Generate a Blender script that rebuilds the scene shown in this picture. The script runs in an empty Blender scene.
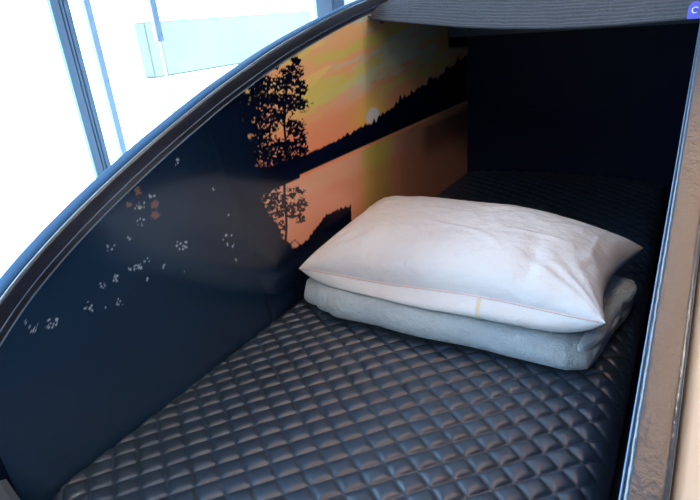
import bpy, bmesh, math, random
import numpy as np
from mathutils import Vector, Matrix
from mathutils import noise as mn

# ---------------------------------------------------------------- camera
# frame: x across the pod (left inner wall x=0, right inner wall x=W), y towards its head, z up, mattress top at z=0
W = 0.80
FLOOR = -0.45
RM = [[0.85488941, 0.14051845, -0.49941833],
      [0.5125235, -0.37814241, 0.77092671],
      [-0.08052182, -0.9150207, -0.39528894]]
CAM = Vector((0.8015, 0.0, 0.655))
SC = bpy.context.scene
COL = SC.collection
cd = bpy.data.cameras.new('camera')
cd.sensor_width = 36.0
cd.lens = 540 / 700 * 36
cd.clip_start = 0.02
cam = bpy.data.objects.new('camera', cd)
COL.objects.link(cam)
m3 = Matrix(((RM[0][0], -RM[0][1], -RM[0][2]), (RM[1][0], -RM[1][1], -RM[1][2]), (RM[2][0], -RM[2][1], -RM[2][2])))
cam.matrix_world = Matrix.Translation(CAM) @ m3.to_4x4()
SC.camera = cam

# ---------------------------------------------------------------- light
world = bpy.data.worlds.new('world')
SC.world = world
world.use_nodes = True
bg = world.node_tree.nodes['Background']
bg.inputs[0].default_value = (0.50, 0.74, 1.0, 1)
bg.inputs[1].default_value = 9.6


def light(name, kind, loc, energy, color, direction=(0, 0, -1), **kw):
    l = bpy.data.lights.new(name, kind)
    l.energy = energy
    l.color = color
    for k, v in kw.items():
        setattr(l, k, v)
    o = bpy.data.objects.new(name, l)
    o.location = loc
    o.rotation_euler = Vector(direction).to_track_quat('-Z', 'Y').to_euler()
    COL.objects.link(o)
    return o


light('sun', 'SUN', (0, 0, 8), 7.0, (1.0, 0.97, 0.92), (-0.25, -0.55, -0.8), angle=0.01)
pl = light('window_daylight', 'AREA', (-1.47, 1.7, 1.0), 30, (0.62, 0.8, 1.0), (1, 0, 0), shape='RECTANGLE', size=2.7, size_y=6.6)
pl.data.cycles.is_portal = True
CEIL_LAMPS = [(0.3, -2.0, 22), (2.6, -1.6, 20), (2.9, 1.3, 20), (3.2, 3.9, 16)]
SC.view_settings.view_transform = 'Standard'
SC.view_settings.look = 'None'
SC.view_settings.exposure = 0.0
SC.view_settings.gamma = 1.0
SC.view_settings.use_curve_mapping = False


# ---------------------------------------------------------------- materials
def mat(name, color, rough=0.5, metal=0.0, spec=0.5, ior=1.45, coat=0.0, coat_rough=0.05, sheen=0.0,
        bump=None, var=None, emit=None, sss=0.0, attr=None):
    m = bpy.data.materials.new(name)
    m.use_nodes = True
    nt = m.node_tree
    N, L = nt.nodes, nt.links
    b = N['Principled BSDF']
    b.inputs['Base Color'].default_value = (*color, 1)
    b.inputs['Roughness'].default_value = rough
    b.inputs['Metallic'].default_value = metal
    b.inputs['Specular IOR Level'].default_value = spec
    b.inputs['IOR'].default_value = ior
    b.inputs['Coat Weight'].default_value = coat
    b.inputs['Coat Roughness'].default_value = coat_rough
    b.inputs['Sheen Weight'].default_value = sheen
    b.inputs['Sheen Roughness'].default_value = 0.4
    if sss:
        b.inputs['Subsurface Weight'].default_value = sss
        b.inputs['Subsurface Radius'].default_value = (0.02, 0.018, 0.015)
    tc = N.new('ShaderNodeTexCoord')
    if var:
        n = N.new('ShaderNodeTexNoise')
        n.inputs['Scale'].default_value = var[0]
        n.inputs['Detail'].default_value = 4
        L.new(tc.outputs['Object'], n.inputs['Vector'])
        mx = N.new('ShaderNodeMix')
        mx.data_type = 'RGBA'
        mx.inputs[6].default_value = (*color, 1)
        mx.inputs[7].default_value = (*var[1], 1)
        L.new(n.outputs['Fac'], mx.inputs[0])
        L.new(mx.outputs[2], b.inputs['Base Color'])
    if attr:
        a = N.new('ShaderNodeVertexColor')
        a.layer_name = attr
        L.new(a.outputs['Color'], b.inputs['Base Color'])
    if bump:
        prev = None
        for (sc, strength, dist) in bump:
            n = N.new('ShaderNodeTexNoise')
            n.inputs['Scale'].default_value = sc
            n.inputs['Detail'].default_value = 3
            L.new(tc.outputs['Object'], n.inputs['Vector'])
            bp = N.new('ShaderNodeBump')
            bp.inputs['Strength'].default_value = strength
            bp.inputs['Distance'].default_value = dist
            L.new(n.outputs['Fac'], bp.inputs['Height'])
            if prev:
                L.new(prev.outputs['Normal'], bp.inputs['Normal'])
            prev = bp
        L.new(prev.outputs['Normal'], b.inputs['Normal'])
        if coat:
            L.new(prev.outputs['Normal'], b.inputs['Coat Normal'])
    if emit:
        b.inputs['Emission Color'].default_value = (*emit[0], 1)
        b.inputs['Emission Strength'].default_value = emit[1]
    return m


M_RIM = mat('black_orange_peel_paint', (0.012, 0.016, 0.028), rough=0.28, ior=2.1, bump=[(170, 0.7, 0.0012), (60, 0.35, 0.002)])
M_BLACK = mat('black_laminate', (0.002, 0.008, 0.03), rough=0.45, spec=0.15)
M_HEADER = mat('slate_header', (0.05, 0.08, 0.11), rough=0.5)
M_PRINT = mat('glossy_photo_print', (1, 1, 1), rough=0.14, ior=1.5, attr='print', bump=[(320, 0.1, 0.0006)])
M_CREAM = mat('cream_gelcoat', (0.80, 0.73, 0.66), rough=0.2, coat=0.3, var=(3, (0.83, 0.77, 0.70)))
M_TRIM = mat('blue_grey_edge_moulding', (0.14, 0.22, 0.34), rough=0.3, metal=0.7)
M_VINYL = mat('charcoal_vinyl', (0.019, 0.037, 0.066), rough=0.37, ior=1.85, bump=[(700, 0.12, 0.0004)])
M_SKYCAP = mat('painted_sky_reflection', (0.04, 0.10, 0.20), rough=0.6, spec=0.05, ior=1.35, bump=[(150, 0.3, 0.002)])  # sky reflection on the left rim, put into a matt slate blue
M_THREAD = mat('grey_thread', (0.05, 0.06, 0.08), rough=0.7)
M_PILLOW = mat('white_cotton', (0.78, 0.78, 0.80), rough=0.42, sheen=0.15, sss=0.08, bump=[(900, 0.08, 0.0004), (22, 0.45, 0.012), (60, 0.25, 0.004)])
M_PIPING = mat('pink_piping', (0.80, 0.58, 0.57), rough=0.6)
M_TAPE = mat('cream_tape', (0.78, 0.68, 0.5), rough=0.6)
M_FLEECE = mat('blue_grey_fleece', (0.40, 0.53, 0.62), rough=0.95, sheen=0.5, var=(60, (0.52, 0.63, 0.71)), bump=[(380, 1.0, 0.004), (70, 0.6, 0.008)])
M_FABRIC = mat('dark_ribbed_knit', (0.02, 0.024, 0.032), rough=0.95, sheen=0.12, var=(260, (0.085, 0.092, 0.11)), bump=[(600, 0.8, 0.002)])
M_TAG = mat('violet_blue_tag', (0.10, 0.12, 0.62), rough=0.5)
M_TAGW = mat('white_tag_print', (0.8, 0.8, 0.85), rough=0.5)
M_FRAME = mat('blue_grey_window_frame', (0.15, 0.24, 0.36), rough=0.4, metal=0.2)
M_FRAMEL = mat('pale_window_frame', (0.36, 0.52, 0.72), rough=0.4)
M_GASKET = mat('black_gasket', (0.01, 0.012, 0.015), rough=0.6)
M_FLOOR = mat('grey_floor', (0.17, 0.18, 0.19), rough=0.4, var=(5, (0.22, 0.22, 0.23)))
M_CEIL = mat('pale_ceiling', (0.22, 0.26, 0.33), rough=0.8, var=(2, (0.25, 0.29, 0.36)))
M_WALL = mat('warm_wall', (0.30, 0.33, 0.38), rough=0.8, var=(2, (0.34, 0.37, 0.42)))
M_PAVE = mat('pale_paving', (0.80, 0.82, 0.82), rough=0.9, var=(1.5, (0.86, 0.87, 0.86)))
M_MINT = mat('mint_paint', (0.115, 0.125, 0.10), rough=0.8, var=(1.2, (0.17, 0.18, 0.15)))
M_LAMP = mat('warm_lamp', (1, 0.9, 0.75), emit=((1.0, 0.82, 0.6), 9.0))
M_GLOW = mat('added_warm_glow', (0.9, 0.8, 0.65), emit=((1.0, 0.48, 0.15), 1.8))  # glow added for the tan reflection in the near rim
M_HOUSING = mat('white_housing', (0.7, 0.7, 0.68), rough=0.5)
M_GREYP = mat('grey_foot_panel', (0.055, 0.075, 0.10), rough=0.5)

# window glass: a clear pane with a faint reflection
M_GLASS = bpy.data.materials.new('clear_window_glass')
M_GLASS.use_nodes = True
_n = M_GLASS.node_tree
_n.nodes.clear()
_o = _n.nodes.new('ShaderNodeOutputMaterial')
_m = _n.nodes.new('ShaderNodeMixShader')
_f = _n.nodes.new('ShaderNodeFresnel')
_f.inputs[0].default_value = 1.3
_t = _n.nodes.new('ShaderNodeBsdfTransparent')
_t.inputs[0].default_value = (0.93, 0.97, 0.97, 1)
_g = _n.nodes.new('ShaderNodeBsdfGlossy')
_g.inputs['Roughness'].default_value = 0.02
_n.links.new(_f.outputs[0], _m.inputs[0])
_n.links.new(_t.outputs[0], _m.inputs[1])
_n.links.new(_g.outputs[0], _m.inputs[2])
_n.links.new(_m.outputs[0], _o.inputs[0])


# ---------------------------------------------------------------- helpers
def obj(name, verts, faces, material, parent=None, smooth=False):
    me = bpy.data.meshes.new(name)
    me.from_pydata([tuple(v) for v in verts], [], faces)
    me.materials.append(material)
    if smooth:
        me.polygons.foreach_set('use_smooth', [True] * len(me.polygons))
    me.update()
    o = bpy.data.objects.new(name, me)
    COL.objects.link(o)
    o.parent = parent
    return o


def obj_bm(name, bm, material, parent=None, smooth=False):
    bmesh.ops.recalc_face_normals(bm, faces=bm.faces)
    me = bpy.data.meshes.new(name)
    bm.to_mesh(me)
    bm.free()
    me.materials.append(material)
    if smooth:
        me.polygons.foreach_set('use_smooth', [True] * len(me.polygons))
    o = bpy.data.objects.new(name, me)
    COL.objects.link(o)
    o.parent = parent
    return o


def add_box(bm, lo, hi, bevel=0.0):
    r = bmesh.ops.create_cube(bm, size=1.0)
    vs = r['verts']
    for v in vs:
        v.co = Vector([lo[i] + (v.co[i] + 0.5) * (hi[i] - lo[i]) for i in range(3)])
    if bevel:
        es = list({e for v in vs for e in v.link_edges})
        bmesh.ops.bevel(bm, geom=es, offset=bevel, segments=2, affect='EDGES')


def box(name, lo, hi, material, parent=None, bevel=0.0):
    bm = bmesh.new()
    add_box(bm, lo, hi, bevel)
    return obj_bm(name, bm, material, parent)


def loft(rings, closed_ring=True, caps=True):
    n = len(rings[0])
    vs = [v for r in rings for v in r]
    fs = []
    for i in range(len(rings) - 1):
        for j in range(n if closed_ring else n - 1):
            k = (j + 1) % n
            fs.append((i * n + j, i * n + k, (i + 1) * n + k, (i + 1) * n + j))
    if caps and closed_ring:
        fs.append(tuple(range(n))[::-1])
        fs.append(tuple((len(rings) - 1) * n + j for j in range(n)))
    return vs, fs


def loft_obj(name, rings, material, parent=None, smooth=True, closed_ring=True, caps=True):
    vs, fs = loft(rings, closed_ring, caps)
    bm = bmesh.new()
    bv = [bm.verts.new(v) for v in vs]
    for f in fs:
        bm.faces.new([bv[i] for i in f])
    return obj_bm(name, bm, material, parent, smooth)


def tube_obj(name, pts, r, material, parent=None, seg=8):
    pts = [Vector(p) for p in pts]
    rings = []
    for i, p in enumerate(pts):
        t = (pts[min(i + 1, len(pts) - 1)] - pts[max(i - 1, 0)]).normalized()
        a = t.cross(Vector((0, 0, 1)))
        if a.length < 0.05:
            a = t.cross(Vector((0, 1, 0)))
        a.normalize()
        b = t.cross(a)
        rings.append([p + r * (math.cos(2 * math.pi * k / seg) * a + math.sin(2 * math.pi * k / seg) * b) for k in range(seg)])
    return loft_obj(name, rings, material, parent)


def empty(name, loc=(0, 0, 0)):
    o = bpy.data.objects.new(name, None)
    o.empty_display_size = 0.1
    o.location = loc
    COL.objects.link(o)
    return o


def tag(o, label=None, cat=None, group=None, kind=None):
    if label: o['label'] = label
    if cat: o['category'] = cat
    if group: o['group'] = group
    if kind: o['kind'] = kind
    return o


def structure(o, label=None, cat=None):
    return tag(o, label, cat, kind='structure')


# a photograph pixel carried onto the plane x = X (used to lay out the picture printed on the wall)
def wall_at(u, v, X=0.0):
    c = (u - 350.0, v - 250.0, 540.0)
    d = [sum(RM[i][j] * c[j] for j in range(3)) for i in range(3)]
    t = (X - 0.8) / d[0]
    return t * d[1], 0.655 + t * d[2]


# ---------------------------------------------------------------- the arched side curve
CP = [(0.060, -0.12), (0.085, 0.0), (0.135, 0.10), (0.205, 0.19), (0.289, .262), (.367, .318), (.478, .377), (.612, .435), (.745, .485), (.869, .527),
      (1.078, .586), (1.387, .650), (1.75, .700), (2.05, .722), (2.34, .732)]


def catmull(P, n=10):
    out = []
    for i in range(len(P) - 1):
        p0 = Vector(P[max(i - 1, 0)]); p1 = Vector(P[i]); p2 = Vector(P[i + 1]); p3 = Vector(P[min(i + 2, len(P) - 1)])
        for k in range(n):
            t = k / n
            out.append(0.5 * ((2 * p1) + (p2 - p0) * t + (2 * p0 - 5 * p1 + 4 * p2 - p3) * t * t + (-p0 + 3 * p1 - 3 * p2 + p3) * t ** 3))
    out.append(Vector(P[-1]))
    return out


CURVE = catmull(CP)
CY = np.array([p[0] for p in CURVE])
CZ = np.array([p[1] for p in CURVE])
CN = []
for i in range(len(CURVE)):
    t = (CURVE[min(i + 1, len(CURVE) - 1)] - CURVE[max(i - 1, 0)]).normalized()
    CN.append(Vector((-t[1], t[0])))


def zc(y):
    return np.interp(y, CY, CZ)


# ================================================================ the room
structure(box('floor', (-1.5, -3, FLOOR - 0.1), (4, 5, FLOOR), M_FLOOR))
structure(box('ceiling', (-1.6, -3, 2.35), (4, 5, 2.5), M_CEIL))
structure(box('wall_right', (4, -3, FLOOR), (4.1, 5, 2.35), M_WALL))
structure(box('wall_back', (-1.5, -3.1, FLOOR), (4, -3, 2.35), M_WALL))
structure(box('wall_head', (-1.5, 5, FLOOR), (4, 5.1, 2.35), M_WALL))
structure(box('pavement', (-22, -10, FLOOR - 0.12), (-1.6, 22, FLOOR - 0.02), M_PAVE))

# glazed wall on the left: frame members are the window's parts
win = empty('window_1', (-1.5, 1.0, FLOOR))
structure(win)


def wbox(name, y0, y1, z0, z1, x0, x1, m):
    o = box(name, (x0 + 1.5, y0 - 1.0, z0 - FLOOR), (x1 + 1.5, y1 - 1.0, z1 - FLOOR), m, win, 0.002)
    return o


Z1 = 2.35
# the broad blue grey mullion with its gaskets
wbox('mullion', 1.462, 1.500, FLOOR, Z1, -1.525, -1.5, M_FRAME)
wbox('gasket', 1.500, 1.504, FLOOR, Z1, -1.54, -1.504, M_GASKET)
wbox('mullion', 1.504, 1.516, FLOOR, Z1, -1.525, -1.5, M_FRAME)
wbox('gasket', 1.516, 1.520, FLOOR, Z1, -1.54, -1.504, M_GASKET)
wbox('mullion', 1.520, 1.545, FLOOR, Z1, -1.525, -1.5, M_FRAME)
wbox('mullion', 1.618, 1.650, FLOOR, Z1, -1.55, -1.5, M_FRAMEL)
wbox('mullion', 1.992, 2.030, 0.62, Z1, -1.55, -1.52, M_FRAMEL)
wbox('mullion', 2.010, 2.014, FLOOR, 0.62, -1.55, -1.52, M_FRAMEL)
wbox('mullion', 3.40, 3.60, FLOOR, Z1, -1.56, -1.5, M_FRAMEL)
wbox('mullion', 3.60, 3.74, FLOOR, Z1, -1.56, -1.48, M_FRAME)
wbox('mullion', -1.0, -0.94, FLOOR, Z1, -1.55, -1.5, M_FRAME)
wbox('mullion', -2.99, -2.9, FLOOR, Z1, -1.55, -1.5, M_FRAME)
wbox('mullion', 4.90, 4.99, FLOOR, Z1, -1.55, -1.5, M_FRAME)
wbox('sill', -2.99, 4.99, FLOOR, FLOOR + 0.06, -1.58, -1.5, M_FRAME)
wbox('head_rail', -2.99, 4.99, 2.27, Z1, -1.58, -1.5, M_FRAME)
for a, b in ((-2.9, -1.0), (-0.94, 1.462), (1.545, 1.618), (1.65, 2.008), (2.016, 3.40), (3.74, 4.90)):
    o = obj('pane', [(-0.03, a - 1, 0.06), (-0.03, b - 1, 0.06), (-0.03, b - 1, 2.72), (-0.03, a - 1, 2.72)], [(0, 1, 2, 3)], M_GLASS, win)

# ceiling lamps
for i, (x, y, e) in enumerate(CEIL_LAMPS):
    t = empty('ceiling_lamp', (x, y, 2.35))
    tag(t, 'square warm panel lamp set on the ceiling', 'lamp', 'ceiling panel lamps')
    box('housing', (-0.32, -0.32, -0.03), (0.32, 0.32, 0), M_HOUSING, t, 0.004)
    box('diffuser', (-0.29, -0.29, -0.036), (0.29, 0.29, -0.031), M_LAMP, t)
    l = light('lamp_light', 'AREA', (0, 0, -0.05), e, (1.0, 0.87, 0.70), (0, 0, -1), shape='SQUARE', size=0.56)
    l.parent = t

# added glowing panel, out of view, that gives the near rim its tan reflection
t = empty('added_glow_panel', (1.0, 1.0, 2.35))
tag(t, 'added unseen warm glow panel above the pod that tints the near rim', 'lamp')
box('housing', (-0.62, -1.5, -0.04), (0.62, 1.5, 0), M_HOUSING, t, 0.004)
box('diffuser', (-0.59, -1.47, -0.047), (0.59, 1.47, -0.041), M_GLOW, t)

# things outside the glass
gw = empty('garden_wall', (-6.2, 5.75, FLOOR - 0.02))
tag(gw, 'pale mint panelled garden wall outside, seen through the window', 'wall')
box('plinth', (-0.35, 0.0, 0.0), (0.0, 12.0, 0.50), M_PAVE, gw, 0.02)
box('panel', (-0.30, 0.1, 0.505), (-0.05, 5.0, 1.30), M_MINT, gw, 0.02)
box('panel', (-0.30, 5.1, 0.505), (-0.05, 11.9, 1.55), M_MINT, gw, 0.02)

# ================================================================ the pod
pod = empty('sleeping_pod', (W / 2, 1.2, FLOOR))
tag(pod, 'capsule sleeping pod with arched black rims, sunset picture wall and grey ribbed cover', 'sleeping pod')
OFF = Vector((-W / 2, -1.2, -FLOOR))
RW, RH = 0.028, 0.035


def L(p):
    return Vector(p) + OFF


def to_pod(o):
    o.location = OFF
    o.parent = pod
    return o


def side_x(side, d):      # d: distance outward from the inner wall face
    return -d if side < 0 else W + d


for side in (-1, 1):
    # side panel under the rim
    rings = []
    for p, n in zip(CURVE, CN):
        rings.append([Vector((side_x(side, 0.002), p[0], p[1] + 0.001)), Vector((side_x(side, RW - 0.002), p[0], p[1] + 0.001)),
                      Vector((side_x(side, RW - 0.002), p[0], -0.13)), Vector((side_x(side, 0.002), p[0], -0.13))])
    to_pod(loft_obj('side_panel', rings[5:], M_BLACK, smooth=False))
    # rim: a rounded strip following the arch
    prof = []
    ro = 0.005
    for (a, b, r, a0, a1) in ((0.004, RH - 0.004, 0.004, 180, 90), (RW - ro, RH - ro, ro, 90, 0), (RW - 0.003, 0.001, 0.003, 0, -90), (0.002, 0.0, 0.002, -90, -180)):
        for k in range(6):
            an = math.radians(a0 + (a1 - a0) * k / 5)
            prof.append((a + r * math.cos(an), b + r * math.sin(an)))
    rings = []
    for p, n in zip(CURVE, CN):
        rings.append([Vector((side_x(side, a), p[0] + n[0] * b, p[1] + n[1] * b)) for a, b in prof])
    o = to_pod(loft_obj('rim', rings, M_RIM))
    o['label'] = 'glossy black arched rim of the ' + ('picture wall' if side < 0 else 'near side wall')
    # edge moulding: twin beads
    for h_, rr in ((-0.0003, 0.0014), (0.011, 0.0011)):
        pts = [(side_x(side, -0.0012), p[0] + n[0] * h_, p[1] + n[1] * h_) for p, n in zip(CURVE, CN)]
        to_pod(tube_obj('edge_moulding', pts, rr, M_TRIM, seg=8))
    if side < 0:      # added slate blue cap on the rim, its colour standing in for reflected sky
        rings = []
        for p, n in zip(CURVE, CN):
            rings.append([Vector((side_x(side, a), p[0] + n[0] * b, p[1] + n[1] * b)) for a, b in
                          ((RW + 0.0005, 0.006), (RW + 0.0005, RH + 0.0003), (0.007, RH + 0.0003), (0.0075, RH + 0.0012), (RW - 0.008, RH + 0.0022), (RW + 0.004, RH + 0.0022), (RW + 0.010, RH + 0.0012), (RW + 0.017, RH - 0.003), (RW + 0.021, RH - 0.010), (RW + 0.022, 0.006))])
        o = to_pod(loft_obj('sky_reflection_cap', rings, M_SKYCAP))
        o['label'] = 'slate blue cap on the rim, coloured as the sky reflected in it'
    # outer shell
    prof = [(RW + 0.0015, -0.006), (RW + 0.004, 0.004 if side < 0 else 0.010), (RW + 0.010, 0.004 if side < 0 else 0.014), (RW + 0.035, 0.002), (RW + 0.075, -0.016), (RW + 0.11, -0.055), (RW + 0.135, -0.11)]
    rings = []
    for p, n in zip(CURVE, CN):
        r = [Vector((side_x(side, a), p[0] + n[0] * b * 0.6, p[1] + b)) for a, b in prof]
        zl = r[-1][2]
        for k in (0.33, 0.66, 1.0):
            r.append(Vector((side_x(side, RW + 0.135 + 0.03 * k), p[0], zl + (FLOOR + 0.02 - zl) * k)))
        r.append(Vector((side_x(side, RW + 0.0025), p[0], FLOOR + 0.02)))
        rings.append(r)
    o = to_pod(loft_obj('outer_shell', rings, M_CREAM))
    o['label'] = 'cream glossy outer shell'

# base, head and foot panels
to_pod(box('base', (0.002, 0.10, FLOOR), (W - 0.002, 2.33, -0.10), M_BLACK, None, 0.002))
to_pod(box('head_panel', (0.003, 2.245, -0.10), (W - 0.003, 2.30, 0.735), M_BLACK, None, 0.003))
# foot panel, its top edge falling away from the picture wall
fy0, fy1 = 0.10, 0.231
cr = [(0.002, 0.066), (0.02, 0.035), (0.05, 0.01), (0.10, -0.006), (0.2, -0.01), (0.6, -0.01), (0.7, -0.006), (0.75, 0.01), (0.78, 0.035), (0.798, 0.066)]
rings = [[Vector((x, fy0, z)), Vector((x, fy1 - 0.01, z)), Vector((x, fy1, z - 0.006)), Vector((x, fy1, -0.10)), Vector((x, fy0, -0.10))] for x, z in cr]
o = to_pod(loft_obj('foot_panel', rings, M_GREYP, smooth=False))
o['label'] = 'grey foot panel'
# roof shell behind the cover
rings = []
for k in range(15):
    y = 1.50 + 0.84 * k / 14
    z = zc(y) - 0.004
    ring = []
    for q in range(13):
        s = q / 12
        ring.append(Vector((0.002 + s * (W - 0.004), y, z - 0.02 + 0.045 * math.sin(math.pi * s))))
    for q in range(13):
        s = 1 - q / 12
        ring.append(Vector((0.002 + s * (W - 0.004), y, z - 0.035 + 0.045 * math.sin(math.pi * s))))
    rings.append(ring)
to_pod(loft_obj('roof', rings, M_BLACK))
# header bar right under the cover's front edge
to_pod(box('header_bar', (0.004, 2.02, 0.555), (W - 0.004, 2.06, 0.70), M_HEADER, None, 0.004))

# ---------------------------------------------------------------- ribbed fabric cover, its front edge sagging between the rims
EDGE = [(0.004, 1.43, 0.652), (0.06, 1.415, 0.640), (0.15, 1.40, 0.630), (0.28, 1.385, 0.613), (0.40, 1.37, 0.603), (0.52, 1.355, 0.597), (0.64, 1.34, 0.596),
        (0.72, 1.325, 0.599), (0.77, 1.315, 0.601), (0.796, 1.305, 0.606)]
ED = np.array(EDGE)
NX = 120
NR = 400
vs, fs = [], []
for j in range(NR + 1):
    s = j / NR
    for i in range(NX + 1):
        x = 0.004 + (W - 0.008) * i / NX
        ye = np.interp(x, ED[:, 0], ED[:, 1])
        ze = np.interp(x, ED[:, 0], ED[:, 2])
        bow = math.sin(math.pi * (x / W))
        # the front face leans back, then the cover runs along the roof
        d = s * 0.62
        yy = ye + 0.95 * d
        zt = float(zc(yy)) + 0.012 + 0.05 * bow
        zf = ze + 0.9 * d
        k = 45.0
        zz = -math.log(math.exp(-k * zf) + math.exp(-k * zt)) / k
        amp = 0.0024
        rib = amp * abs(math.sin(math.pi * d / 0.0085)) + 0.0022 * mn.noise(Vector((x * 30, d * 40, 0)))
        vs.append((x, yy - rib * 0.6, zz + rib * 0.8))
for j in range(NR):
    for i in range(NX):
        a = j * (NX + 1) + i
        fs.append((a, a + 1, a + NX + 2, a + NX + 1))
cover = to_pod(obj('fabric_cover', vs, fs, M_FABRIC, None, True))
cover['label'] = 'dark grey ribbed fabric cover'
sol = cover.modifiers.new('thick', 'SOLIDIFY')
sol.thickness = 0.004
sol.offset = -1
hem = tube_obj('hem', [(x, np.interp(x, ED[:, 0], ED[:, 1]) - 0.001, np.interp(x, ED[:, 0], ED[:, 2]) - 0.001) for x in np.linspace(0.004, 0.796, 60)], 0.003, M_FABRIC, None)
hem.parent = cover

# violet tag sewn to the cover's near corner, printed with a white curl
ty, tz = 1.30, 0.601
bm = bmesh.new()
pts = [(-0.012, -0.002), (0.012, -0.002), (0.012, 0.016)] + [(0.012 * math.cos(a), 0.016 + 0.012 * math.sin(a)) for a in np.linspace(0.2, math.pi - 0.2, 8)] + [(-0.012, 0.016)]
f0 = [bm.verts.new((0.786 + a, ty - 0.008 + 0.4 * b, tz + b)) for a, b in pts]
f1 = [bm.verts.new((0.786 + a, ty - 0.0065 + 0.4 * b, tz + b)) for a, b in pts]
bm.faces.new(f0); bm.faces.new(f1[::-1])
for i in range(len(pts)):
    j = (i + 1) % len(pts)
    bm.faces.new((f0[i], f0[j], f1[j], f1[i]))
tg = obj_bm('tag', bm, M_TAG, cover)
tg['label'] = 'violet blue tag'
tube_obj('tag_print', [(0.786 + 0.005 * math.cos(a), ty - 0.009 + 0.4 * (0.013 + 0.005 * math.sin(a)), tz + 0.013 + 0.005 * math.sin(a)) for a in np.linspace(0.6, 5.4, 16)], 0.0012, M_TAGW, pod, 6).location = OFF

# ---------------------------------------------------------------- the picture printed on the left wall
rs = np.random.RandomState(5)


def vnoise(x, y, seed=0):
    g = np.random.RandomState(seed).rand(256, 256)
    xi = np.floor(x).astype(int); yi = np.floor(y).astype(int)
    fx = x - xi; fy = y - yi
    fx = fx * fx * (3 - 2 * fx); fy = fy * fy * (3 - 2 * fy)
    a = g[yi % 256, xi % 256]; b = g[yi % 256, (xi + 1) % 256]; c = g[(yi + 1) % 256, xi % 256]; d = g[(yi + 1) % 256, (xi + 1) % 256]
    return (a * (1 - fx) + b * fx) * (1 - fy) + (c * (1 - fx) + d * fx) * fy


def fbm(x, y, seed=0, o=4):
    s = 0; a = 0.5; t = 0
    for k in range(o):
        s = s + a * vnoise(x * 2 ** k, y * 2 ** k, seed + k); t += a; a *= 0.5
    return s / t


def lin(c):
    c = np.array(c) / 255.0
    return np.where(c < 0.04045, c / 12.92, ((c + 0.055) / 1.055) ** 2.4)


def sstep(a, b, x):
    t = np.clip((x - a) / (b - a), 0, 1)
    return t * t * (3 - 2 * t)


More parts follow.
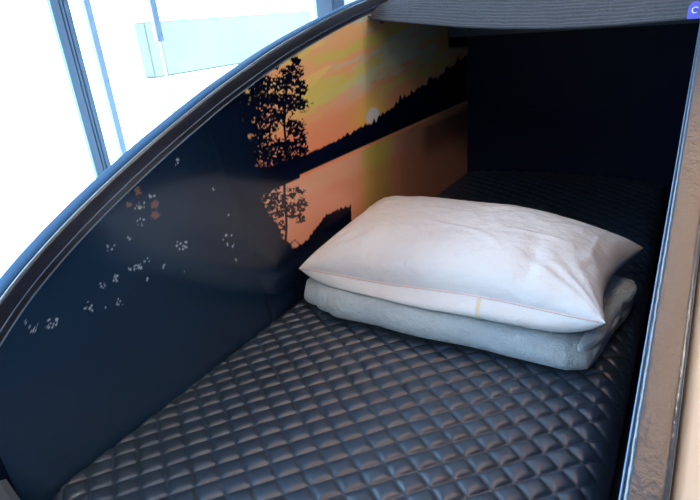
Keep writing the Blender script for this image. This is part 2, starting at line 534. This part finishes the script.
def picture(Y, Z):
    """colour of the print at wall position (Y, Z)"""
    shp = Y.shape
    # work in picture coordinates: U right, V down (a fixed layout carried onto the wall)
    rel = np.stack([np.full(shp, -0.8), Y, Z - 0.655], -1)
    R = np.array(RM)
    c = rel @ R
    U = 350 + 540 * c[..., 0] / c[..., 2]
    V = 250 + 540 * c[..., 1] / c[..., 2]
    # sky
    n1 = fbm(Y * 5 + 3, Z * 26 - Y * 3, 11)
    n2 = fbm(Y * 7, Z * 40 - Y * 6, 21)
    col = np.zeros(shp + (3,))
    horizon = 0.40
    up = np.clip((Z - 0.36) / 0.30, 0, 1)[..., None]
    col[:] = lin((236, 148, 110)) * (1 - up) + lin((230, 186, 132)) * up
    k = (sstep(0.46, 0.64, n1) * sstep(0.40, 0.47, Z) * 0.9)[..., None]
    col = col * (1 - k) + lin((212, 200, 105)) * k
    k = (sstep(0.44, 0.6, n2) * sstep(0.46, 0.54, Z) * sstep(1.15, 1.4, Y) * 0.9)[..., None]
    col = col * (1 - k) + lin((185, 205, 195)) * k
    cy, cz = wall_at(385, 72)
    k = (np.exp(-((Y - cy) / 0.22) ** 2 - ((Z - cz - 0.12 * (Y - cy)) / 0.035) ** 2) * sstep(0.35, 0.55, fbm(Y * 8, Z * 60 - Y * 8, 25)) * 0.8)[..., None]
    col = col * (1 - k) + lin((190, 215, 205)) * k
    k = (sstep(0.58, 0.7, n2) * sstep(0.46, 0.54, Z) * 0.5)[..., None]
    col = col * (1 - k) + lin((235, 215, 130)) * k
    # cooler second sheet beyond the seam
    seam = 1.395
    k = (sstep(seam - 0.001, seam + 0.001, Y) * 0.2)[..., None]
    col = col * (1 - k) + lin((150, 150, 95)) * k
    k = (sstep(1.7, 2.1, Y) * 0.2)[..., None]  # shade under the hood, mixed into the print as brown
    col = col * (1 - k) + lin((150, 105, 75)) * k
    # sun
    sy, sz = wall_at(373, 116)
    dd = np.sqrt(((Y - sy) / 1.6) ** 2 + (Z - sz) ** 2)
    k = np.exp(-(dd / 0.06) ** 2)[..., None] * 0.6
    col = col * (1 - k) + lin((240, 225, 80)) * k
    k = (1 - sstep(0.020, 0.028, dd))[..., None]
    col = col * (1 - k) + lin((238, 232, 250)) * k
    # water below the far shore
    m = (V - 178) + 0.4491 * (U - 300)       # >0 below the shore line
    wat = lin((222, 165, 135)) * np.ones(shp + (1,))
    kk = sstep(355, 372, U) * (1 - sstep(385, 400, U))
    k = (kk * 0.8)[..., None]
    wat = wat * (1 - k) + lin((185, 178, 70)) * k
    k = (sstep(380, 410, U) * 0.75)[..., None]
    wat = wat * (1 - k) + lin((165, 118, 90)) * k
    k = (sstep(18, 30, m + 8 * fbm(U / 20, V / 20, 61)) * 0.35)[..., None]
    wat = wat * (1 - k) + lin((215, 120, 90)) * k
    w = sstep(-0.5, 0.5, m)[..., None]
    col = col * (1 - w) + wat * w
    col = np.clip(col * 1.18, 0, 0.95)
    navy = lin((28, 52, 78))
    blk = lin((6, 16, 38))
    # hills with a jagged tree line
    prof = np.interp(U, [240, 272, 300, 330, 352, 375, 384, 400, 420, 440, 470], [166, 162, 154, 142, 132, 123, 115, 103, 90, 78, 54])
    jag = 5.5 * vnoise(U / 2.2, U * 0, 31) + 3 * vnoise(U / 5.0, U * 0 + 3, 33) + 2 * vnoise(U, U * 0, 35)
    up_ = V - (prof + 4 - jag * sstep(300, 400, U) * 1.2 - 2 * vnoise(U / 2, U * 0, 37))
    hill = sstep(-0.7, 0.7, up_) * (1 - sstep(-0.7, 0.7, m + 3 * (U > 300)))
    # darker far water edge
    hill = np.maximum(hill, sstep(418, 430, U) * sstep(2, 8, m) * (1 - sstep(20, 45, m)) * 0.6)
    # dark corner at the head end
    hill = np.maximum(hill, sstep(447, 450, U) * (1 - sstep(45, 50, V)))
    k = hill[..., None]
    col = col * (1 - k) + blk * k
    # big foreground darkness at the left
    edge = np.interp(V, [60, 90, 110, 140, 165, 180, 200, 225, 250, 300], [264, 255, 251, 254, 262, 265, 266, 272, 300, 420])
    nz = fbm(U / 5, V / 5, 41)
    dark = sstep(-6, 4, edge - U + (nz - 0.5) * 44)
    # tree: leaf clusters
    leaf = np.zeros(shp)
    cl = [(292, 72, 13, 9), (282, 84, 18, 9), (262, 84, 12, 9), (300, 88, 9, 10), (268, 100, 20, 9), (290, 102, 20, 12), (256, 110, 14, 13), (301, 104, 8, 9), (274, 115, 22, 8),
          (262, 126, 18, 13), (294, 126, 12, 9), (300, 137, 9, 11), (284, 146, 20, 8), (262, 150, 20, 18), (302, 150, 8, 8), (284, 158, 26, 8),
          (256, 90, 8, 8), (275, 66, 6, 4), (296, 62, 6, 6)]
    for (a, b, ra, rb) in cl:
        e = 1 - np.sqrt(((U - a) / ra) ** 2 + ((V - b) / rb) ** 2)
        leaf = np.maximum(leaf, np.clip(e * 0.8 + 0.38, 0, 0.70))
    nl = fbm(U / 1.9, V / 1.7, 43, 3) - 0.03 * (1 - sstep(255, 285, U))
    lf = sstep(0.0, 0.06, leaf - nl * 0.95 - 0.02)
    # reflection of the tree in the water
    leaf2 = np.zeros(shp)
    for (a, b, ra, rb) in [(276, 198, 14, 9), (266, 196, 9, 12), (272, 186, 12, 7), (264, 182, 10, 8), (294, 193, 12, 7), (300, 205, 10, 9), (284, 210, 16, 11), (276, 226, 12, 12), (300, 218, 8, 6), (268, 212, 8, 18)]:
        e = 1 - np.sqrt(((U - a) / ra) ** 2 + ((V - b) / rb) ** 2)
        leaf2 = np.maximum(leaf2, np.clip(e * 0.8 + 0.32, 0, 0.62))
    lf = np.maximum(lf, sstep(0.0, 0.07, leaf2 - nl * 0.95 - 0.02))
    trunk = (1 - sstep(0.8, 1.6, np.abs(U - (285.5 + 1.0 * np.sin(V / 11))))) * (V > 78) * (V < 246)
    for (u0, v0, u1, v1) in [(285, 150, 276, 138), (285, 140, 294, 128), (285, 128, 275, 116), (285, 116, 292, 104), (285, 158, 300, 146), (286, 108, 278, 96)]:
        t = np.clip(((U - u0) * (u1 - u0) + (V - v0) * (v1 - v0)) / ((u1 - u0) ** 2 + (v1 - v0) ** 2), 0, 1)
        dd = np.hypot(U - u0 - t * (u1 - u0), V - v0 - t * (v1 - v0))
        trunk = np.maximum(trunk, 1 - sstep(0.5, 1.1, dd))
    # shore, scrub and bush reflections at the bottom
    scr = np.interp(U, [250, 290, 303, 312, 325, 338, 345, 351, 353, 400, 430, 450, 470], [176, 250, 243, 232, 214, 208, 205, 204, 245, 245, 205, 188, 170]) + 3 * vnoise(U / 1.6, U * 0, 51)
    scrub = sstep(-0.8, 0.8, V - scr)
    sil = np.maximum.reduce([dark, lf, trunk, scrub])
    # open shore strip under the hills close to the tree
    k = sil[..., None]
    col = col * (1 - k) + blk * k
    # leftwards the picture is plain dark water and land
    k = (dark * (1 - sstep(60, 300, U - 0.5 * (V - 150))))[..., None]
    base = navy * np.ones(shp + (1,))
    col = col * (1 - k) + base * k
    # glints and leaves
    glint = np.zeros(shp)
    for (a, b, r, n) in [(178, 162, 4, 7), (182, 246, 5, 14), (228, 241, 6, 9), (236, 260, 1, 2), (138, 266, 4, 12), (130, 269, 2, 5), (116, 278, 3, 8), (103, 285, 3, 8), (163, 266, 2, 5),
                         (148, 262, 4, 3), (149, 279, 2, 2), (120, 302, 3, 6), (88, 306, 5, 8), (50, 324, 5, 12), (34, 328, 4, 6), (58, 322, 3, 6), (112, 248, 5, 5), (130, 239, 2, 4),
                         (105, 307, 1, 2), (213, 189, 1, 2), (140, 222, 4, 7), (152, 196, 3, 5), (25, 321, 4, 3), (94, 128 + 60, 1, 1), (228, 215, 1, 1), (184, 271, 1, 1), (140, 206, 5, 6)]:
        for _ in range(n):
            gu = a + rs.uniform(-r, r); gv = b + rs.uniform(-r, r); gr = rs.uniform(0.5, 1.1)
            sel = (np.abs(U - gu) < 3) & (np.abs(V - gv) < 3)
            e = np.hypot((U[sel] - gu) * rs.uniform(0.7, 1.2), (V[sel] - gv))
            glint[sel] = np.maximum(glint[sel], 1 - sstep(gr * 0.6, gr * 1.3, e))
    k = glint[..., None] * 0.85
    col = col * (1 - k) + lin((185, 205, 225)) * k
    for (a, b, ra, rb, cc) in [(138, 192, 4, 5, (190, 120, 80)), (129, 205, 4, 3, (180, 125, 80)), (155, 205, 4, 6, (175, 105, 90)), (155, 215, 5, 4, (185, 95, 85)), (127, 192, 3, 2.5, (150, 110, 60)), (140, 207, 3, 2, (190, 180, 150))]:
        e = np.hypot((U - a) / ra, (V - b) / rb) + (fbm(U / 1.8, V / 1.8, 71) - 0.5) * 1.4
        k = (1 - sstep(0.7, 0.95, e))[..., None] * 0.4
        col = col * (1 - k) + lin((cc[0], cc[1] + 25, cc[2] + 25)) * k
    return col


ys = np.concatenate([np.arange(0.236, 0.36, 0.003), np.arange(0.36, 1.30, 0.0016), np.arange(1.30, 2.243, 0.003), [2.243]])
NZ = 330
T = np.linspace(0, 1, NZ)
top = zc(ys) + 0.0005
bot = np.full_like(ys, -0.098)
Yg = np.repeat(ys[:, None], NZ, 1)
Zg = bot[:, None] + (top - bot)[:, None] * T[None, :]
PC = picture(Yg, Zg)
nv = Yg.size
co = np.zeros((nv, 3), np.float32)
co[:, 0] = 0.0012
co[:, 1] = Yg.ravel()
co[:, 2] = Zg.ravel()
ny = len(ys)
idx = np.arange(nv).reshape(ny, NZ)
quads = np.stack([idx[:-1, :-1], idx[1:, :-1], idx[1:, 1:], idx[:-1, 1:]], -1).reshape(-1, 4)


def grid_mesh(name, co, quads, material, smooth=True):
    me = bpy.data.meshes.new(name)
    me.vertices.add(len(co))
    me.vertices.foreach_set('co', np.ascontiguousarray(co, np.float32).ravel())
    nq = len(quads)
    me.loops.add(nq * 4)
    me.loops.foreach_set('vertex_index', quads.astype(np.int32).ravel())
    me.polygons.add(nq)
    me.polygons.foreach_set('loop_start', np.arange(0, nq * 4, 4, dtype=np.int32))
    me.polygons.foreach_set('use_smooth', np.full(nq, smooth))
    me.update(calc_edges=True)
    me.validate()
    me.materials.append(material)
    o = bpy.data.objects.new(name, me)
    COL.objects.link(o)
    return o


pr = grid_mesh('sunset_print', co, quads, M_PRINT)
at = pr.data.color_attributes.new('print', 'FLOAT_COLOR', 'POINT')
rgba = np.ones((nv, 4), np.float32)
rgba[:, :3] = PC.reshape(-1, 3)
at.data.foreach_set('color', rgba.ravel())
to_pod(pr)
pr['label'] = 'glossy printed picture of a lake sunset with tree silhouettes'

# ================================================================ mattress
def crown(x):
    return 0.012 - 0.022 * ((x - 0.4) / 0.4) ** 2


MY0, MY1 = 0.262, 2.235
MX0, MX1 = 0.003, 0.782
E1 = (0.0264, 0.0301)       # one cell along the rising seams
E2 = (0.0283, -0.0200)      # one cell along the falling, twin-stitched seams
xs = np.arange(MX0, MX1 + 1e-6, 0.0017)
yy = np.concatenate([np.arange(MY0, 1.0, 0.0017), np.arange(1.0, 1.35, 0.003), np.arange(1.35, MY1, 0.006)])
X, Y = np.meshgrid(xs, yy, indexing='ij')
det = E1[0] * E2[1] - E1[1] * E2[0]
qx, qy = X - 0.4625, Y - 0.7065
b = (qx * E2[1] - qy * E2[0]) / det
a = (E1[0] * qy - E1[1] * qx) / det
fa = np.abs(a - np.round(a)) * 2     # 0 on seam, 1 mid cell
fb = np.abs(b - np.round(b)) * 2


def puff(f):
    g = np.clip((f - 0.07) / 0.93, 0, 1)
    return 1 - (1 - g) ** 3.0


H = 0.0054 * (puff(fa) * puff(fb)) ** 0.6
H += 0.0016 * np.exp(-(fb / 0.055) ** 2)             # raised line between the twin stitches
H += 0.0006 * np.exp(-(fa / 0.05) ** 2)
H -= 0.0054
# rounded edges
def edge_drop(d, r):
    t = np.clip(1 - d / r, 0, 1)
    return r * (1 - np.sqrt(1 - t * t + 1e-9))


dr = edge_drop(X - MX0, 0.012) + edge_drop(MX1 - X, 0.055) + edge_drop(Y - MY0, 0.045)
n = fbm(X * 9, Y * 9, 81)
Zm = H * np.clip(1 - dr / 0.08, 0.3, 1) - np.minimum(dr, 0.09) + (n - 0.5) * 0.004 + crown(X)
Zm = np.maximum(Zm, -0.088)
co = np.stack([X.ravel(), Y.ravel(), Zm.ravel()], -1)
nx_, ny_ = X.shape
idx = np.arange(nx_ * ny_).reshape(nx_, ny_)
quads = np.stack([idx[:-1, :-1], idx[1:, :-1], idx[1:, 1:], idx[:-1, 1:]], -1).reshape(-1, 4)
# skirt down to the base
per = np.concatenate([idx[:, 0], idx[-1, 1:], idx[-2::-1, -1], idx[0, -2:0:-1]])
base_i = len(co)
sk = co[per].copy(); sk[:, 2] = -0.0995
co2 = np.concatenate([co, sk])
k = np.arange(len(per)); k2 = (k + 1) % len(per)
sq = np.stack([per[k], base_i + k, base_i + k2, per[k2]], -1)
mt = empty('mattress', (0.396, 1.2, -0.0995))
tag(mt, 'black diamond-quilted vinyl mattress filling the floor of the sleeping pod', 'mattress')
mo = grid_mesh('quilted_top', co2 - np.array([0.396, 1.2, -0.0995]), np.concatenate([quads, sq]), M_VINYL)
mo.parent = mt
# piping along the sides where the quilting is sewn on
for xx, dz in ((MX0 + 0.002, -0.021), (MX1 - 0.004, -0.05)):
    pts = [(xx - 0.396, y_ - 1.2, dz + 0.0995 + 0.003 * abs(math.sin(math.pi * y_ / 0.0568))) for y_ in np.arange(MY0 + 0.03, 2.2, 0.006)]
    o = tube_obj('piping', pts, 0.0022, M_VINYL, mt, 6)

# ================================================================ folded blanket
bl = empty('blanket', (0.38, 1.12, 0.0))
tag(bl, 'pale blue-grey fleece blanket folded flat under the white pillow on the mattress', 'blanket')


def path_layers():
    P = []
    yf, yb = 0.935, 1.235
    zb, z2, z3, zt = 0.0095, 0.0255, 0.042, 0.0585
    for t in np.linspace(0, 1, 16): P.append((yb + 0.005 - (yb + 0.005 - yf) * t, zb))
    for a_ in np.linspace(-90, -270, 16)[1:-1]:
        P.append((yf + 0.036 * math.cos(math.radians(a_)), (zb + zt) / 2 + (zt - zb) / 2 * math.sin(math.radians(a_))))
    for t in np.linspace(0, 1, 18): P.append((yf + (yb - yf) * t, zt))
    for a_ in np.linspace(90, -90, 8)[1:-1]:
        P.append((yb + 0.014 * math.cos(math.radians(a_)), (z3 + zt) / 2 + (zt - z3) / 2 * math.sin(math.radians(a_))))
    for t in np.linspace(0, 1, 16): P.append((yb + (yf + 0.01 - yb) * t, z3))
    for a_ in np.linspace(90, 270, 7)[1:-1]:
        P.append((yf + 0.01 + 0.010 * math.cos(math.radians(a_)), (z3 + z2) / 2 + (z3 - z2) / 2 * math.sin(math.radians(a_))))
    for t in np.linspace(0, 1, 16): P.append((yf + 0.01 + (yb - 0.01 - yf) * t, z2))
    return P


PL = path_layers()
TH = 0.0074
bx0, bx1 = 0.042, 0.722
NXB = 130
rings = []
for i in range(NXB + 1):
    s = i / NXB
    x = bx0 + (bx1 - bx0) * s
    ring_o, ring_i = [], []
    endk = min(1.0, min(s, 1 - s) / 0.02)
    th = TH * (0.45 + 0.55 * math.sin(endk * math.pi / 2))
    for j, (y_, z_) in enumerate(PL):
        p0 = PL[max(j - 1, 0)]; p1 = PL[min(j + 1, len(PL) - 1)]
        tx, tz_ = p1[0] - p0[0], p1[1] - p0[1]
        l_ = math.hypot(tx, tz_) or 1
        nxn, nzn = tz_ / l_, -tx / l_
        wob = mn.noise(Vector((x * 7, y_ * 9, 3.0 + j * 0.02)))
        wob2 = mn.noise(Vector((x * 16, y_ * 6, 9.0)))
        zfac = z_ / 0.062
        yo = 0.012 * wob * (0.3 + zfac) + 0.006 * math.sin(x * 11)
        zo = zfac * (0.005 * wob2 + 0.003 * wob)
        yo += float(np.interp(x, [0.04, 0.15, 0.4, 0.6, 0.68, 0.72], [0.040, -0.018, -0.014, -0.008, -0.002, 0.022])) * max(0.0, 1 - (y_ - 0.9) / 0.25)
        # left end bunches, right end droops
        pinch = math.exp(-((x - bx0 - 0.10) / 0.018) ** 2) * 0.010 + math.exp(-((x - bx0 - 0.045) / 0.012) ** 2) * 0.006
        if y_ < 1.0: yo += pinch
        xo = 0.010 * mn.noise(Vector((j * 0.15, 5.0, 0))) * (s - 0.5) * 2 + (0.14 * (y_ - 0.97) - 0.028 * max(0.0, zfac - 0.7) / 0.3 * (0.3 + wob)) * sstep(0.8, 1.0, s)
        droop = -0.008 * sstep(0.90, 1.0, s) * zfac
        for lst, sg in ((ring_o, 1), (ring_i, -1)):
            lst.append(Vector((x + xo - 0.38, y_ + yo + nxn * th * sg - 1.12, max(0.0012, z_ + zo + droop + nzn * th * sg) + crown(x))))
    rings.append(ring_o + ring_i[::-1])
o = loft_obj('folded_layers', rings, M_FLEECE, bl, True)
# the turned-over layers at its right end
for nm, z_, r0, r1, xoff in (('turned_end', 0.049, 0.014, 0.021, -0.004), ('turned_end', 0.018, 0.013, 0.015, -0.006)):
    rr = []
    for i in range(41):
        t = i / 40
        y_ = 0.925 + (1.235 - 0.925) * t
        x_ = 0.700 + 0.048 * t - 0.03 * max(0, 0.2 - t) + xoff + 0.006 * mn.noise(Vector((t * 5, z_ * 90, 2.2)))
        rad = (r0 + (r1 - r0) * t) * (1 + 0.22 * mn.noise(Vector((t * 7, z_ * 50, 7)))) * math.sqrt(max(0.02, 1 - (2 * t - 1) ** 8))
        zz_ = z_ + 0.008 * t + 0.003 * mn.noise(Vector((t * 6, 1, z_ * 40)))
        ring = []
        for k_ in range(24):
            an = 2 * math.pi * k_ / 24
            q = rad * (1 + 0.12 * mn.noise(Vector((math.cos(an) * 1.5, math.sin(an) * 1.5, t * 12))))
            ring.append(Vector((x_ + 0.95 * q * math.cos(an) - 0.38, y_ - 1.12, max(0.003 + crown(x_), zz_ + 0.9 * q * math.sin(an) + crown(x_)))))
        rr.append(ring)
    loft_obj(nm, rr, M_FLEECE, bl)
sb = o.modifiers.new('sub', 'SUBSURF'); sb.levels = 1; sb.render_levels = 1

# ================================================================ pillow
pw = empty('pillow', (0.39, 1.15, 0.085))
tag(pw, 'plump white pillow with pink piping resting on the folded blanket', 'pillow')
# outline corners on the plane of its seam: front-left, front-right, back-right, back-left
C = [Vector((0.035, 0.945)), Vector((0.730, 0.905)), Vector((0.758, 1.285)), Vector((0.035, 1.385))]
NU, NV = 150, 110


def pil_pt(u, v, sgn):
    s, t = (u + 1) / 2, (v + 1) / 2
    # pull the edges in so that the corners stand out
    ex = (0.052 if u > 0 else 0.030) * (1 - v * v)
    ey = 0.022 * (1 - u * u)
    p = C[0] * (1 - s) * (1 - t) + C[1] * s * (1 - t) + C[2] * s * t + C[3] * (1 - s) * t
    x = p.x - ex * u * abs(u) * 0.6
    y = p.y - ey * v * abs(v) * 0.4
    f = (max(0, 1 - abs(u) ** 2.6) ** 0.5) * (max(0, 1 - abs(v) ** 2.6) ** 0.55)
    f = f ** 0.85
    seam = (0.094 + 0.040 * s) * (1 - t) + 0.125 * t + 0.003 * math.sin(u * 5)
    rest = 0.0755 + crown(x)
    # creases fan out of the corners
    cr = 0
    for cu, cv in ((-1, -1), (1, -1), (1, 1), (-1, 1)):
        dx, dy = u - cu, (v - cv) * 0.7
        r = math.hypot(dx, dy)
        an = math.atan2(dy, dx)
        cr += math.sin(an * 17 + 3 * mn.noise(Vector((u * 2, v * 2, cu)))) * math.exp(-((r - 0.28) / 0.3) ** 2)
    w = 0.0022 * cr * f + 0.007 * f * mn.noise(Vector((u * 2.4 + 4, v * 1.9, 1.3))) + 0.0035 * f * mn.noise(Vector((u * 7, v * 4 + u * 3, 2.7)))
    w += 0.003 * f * math.exp(-((v + 0.75) / 0.3) ** 2) * math.sin(u * 22 + 4 * mn.noise(Vector((u * 3, 0, 0))))
    for k_ in range(7):
        q_ = u * math.cos(k_ * 1.7) + v * math.sin(k_ * 1.7) + 0.35 * mn.noise(Vector((u * 1.8, v * 1.8, k_ * 3.1))) + (k_ - 3) * 0.23
        g_ = max(0, mn.noise(Vector((u * 1.7 + k_ * 5, v * 1.7, 8.8))) + 0.1)
        w += 0.006 * f * g_ * math.exp(-(q_ / 0.035) ** 2)
    if sgn > 0:
        z = seam + 0.094 * f + w
    else:
        fb = max(0, 1 - abs(u) ** 5) ** 0.5 * max(0, 1 - abs(v) ** (14 if v < 0 else 5)) ** 0.5
        z = max(seam - 0.060 * fb, rest - (0.005 if v < -0.97 else 0.0))
        if v < 0:
            y -= 0.034 * math.sin(math.pi * min(1, fb)) * (1 - u * u)
    return Vector((x - 0.39, y - 1.15, z - 0.085))


vs, fs = [], []
id_ = {}
for sgn in (1, -1):
    for i in range(NU + 1):
        # denser near the edges
        u = math.sin((i / NU - 0.5) * math.pi)
        for j in range(NV + 1):
            v = math.sin((j / NV - 0.5) * math.pi)
            if sgn < 0 and (i in (0, NU) or j in (0, NV)):
                id_[(sgn, i, j)] = id_[(1, i, j)]
                continue
            id_[(sgn, i, j)] = len(vs)
            vs.append(pil_pt(u, v, sgn))
for sgn in (1, -1):
    for i in range(NU):
        for j in range(NV):
            q = (id_[(sgn, i, j)], id_[(sgn, i + 1, j)], id_[(sgn, i + 1, j + 1)], id_[(sgn, i, j + 1)])
            fs.append(q if sgn > 0 else q[::-1])
obj('pillowcase', vs, fs, M_PILLOW, pw, True)
# pink piping on the seam line of the front
pts = []
for i in range(81):
    u = -0.97 + 1.94 * i / 80
    p = pil_pt(u, -1, 1)
    p.y -= 0.0002
    pts.append(p)
for u0, du in ((0.335, 0.012),):
    va = []
    for k_ in range(22):
        v_ = -1 + 0.045 * (k_ / 21) ** 2
        va.append([pil_pt(u0 + q * du + 0.02 * k_ / 21, v_, -1) + Vector((0, -0.0007, -0.0004)) for q in (-1, 0, 1)])
    loft_obj('tape_strip', va, M_TAPE, pw, True, closed_ring=False, caps=False)
tube_obj('seam_piping', pts, 0.0016, M_PIPING, pw, 6)
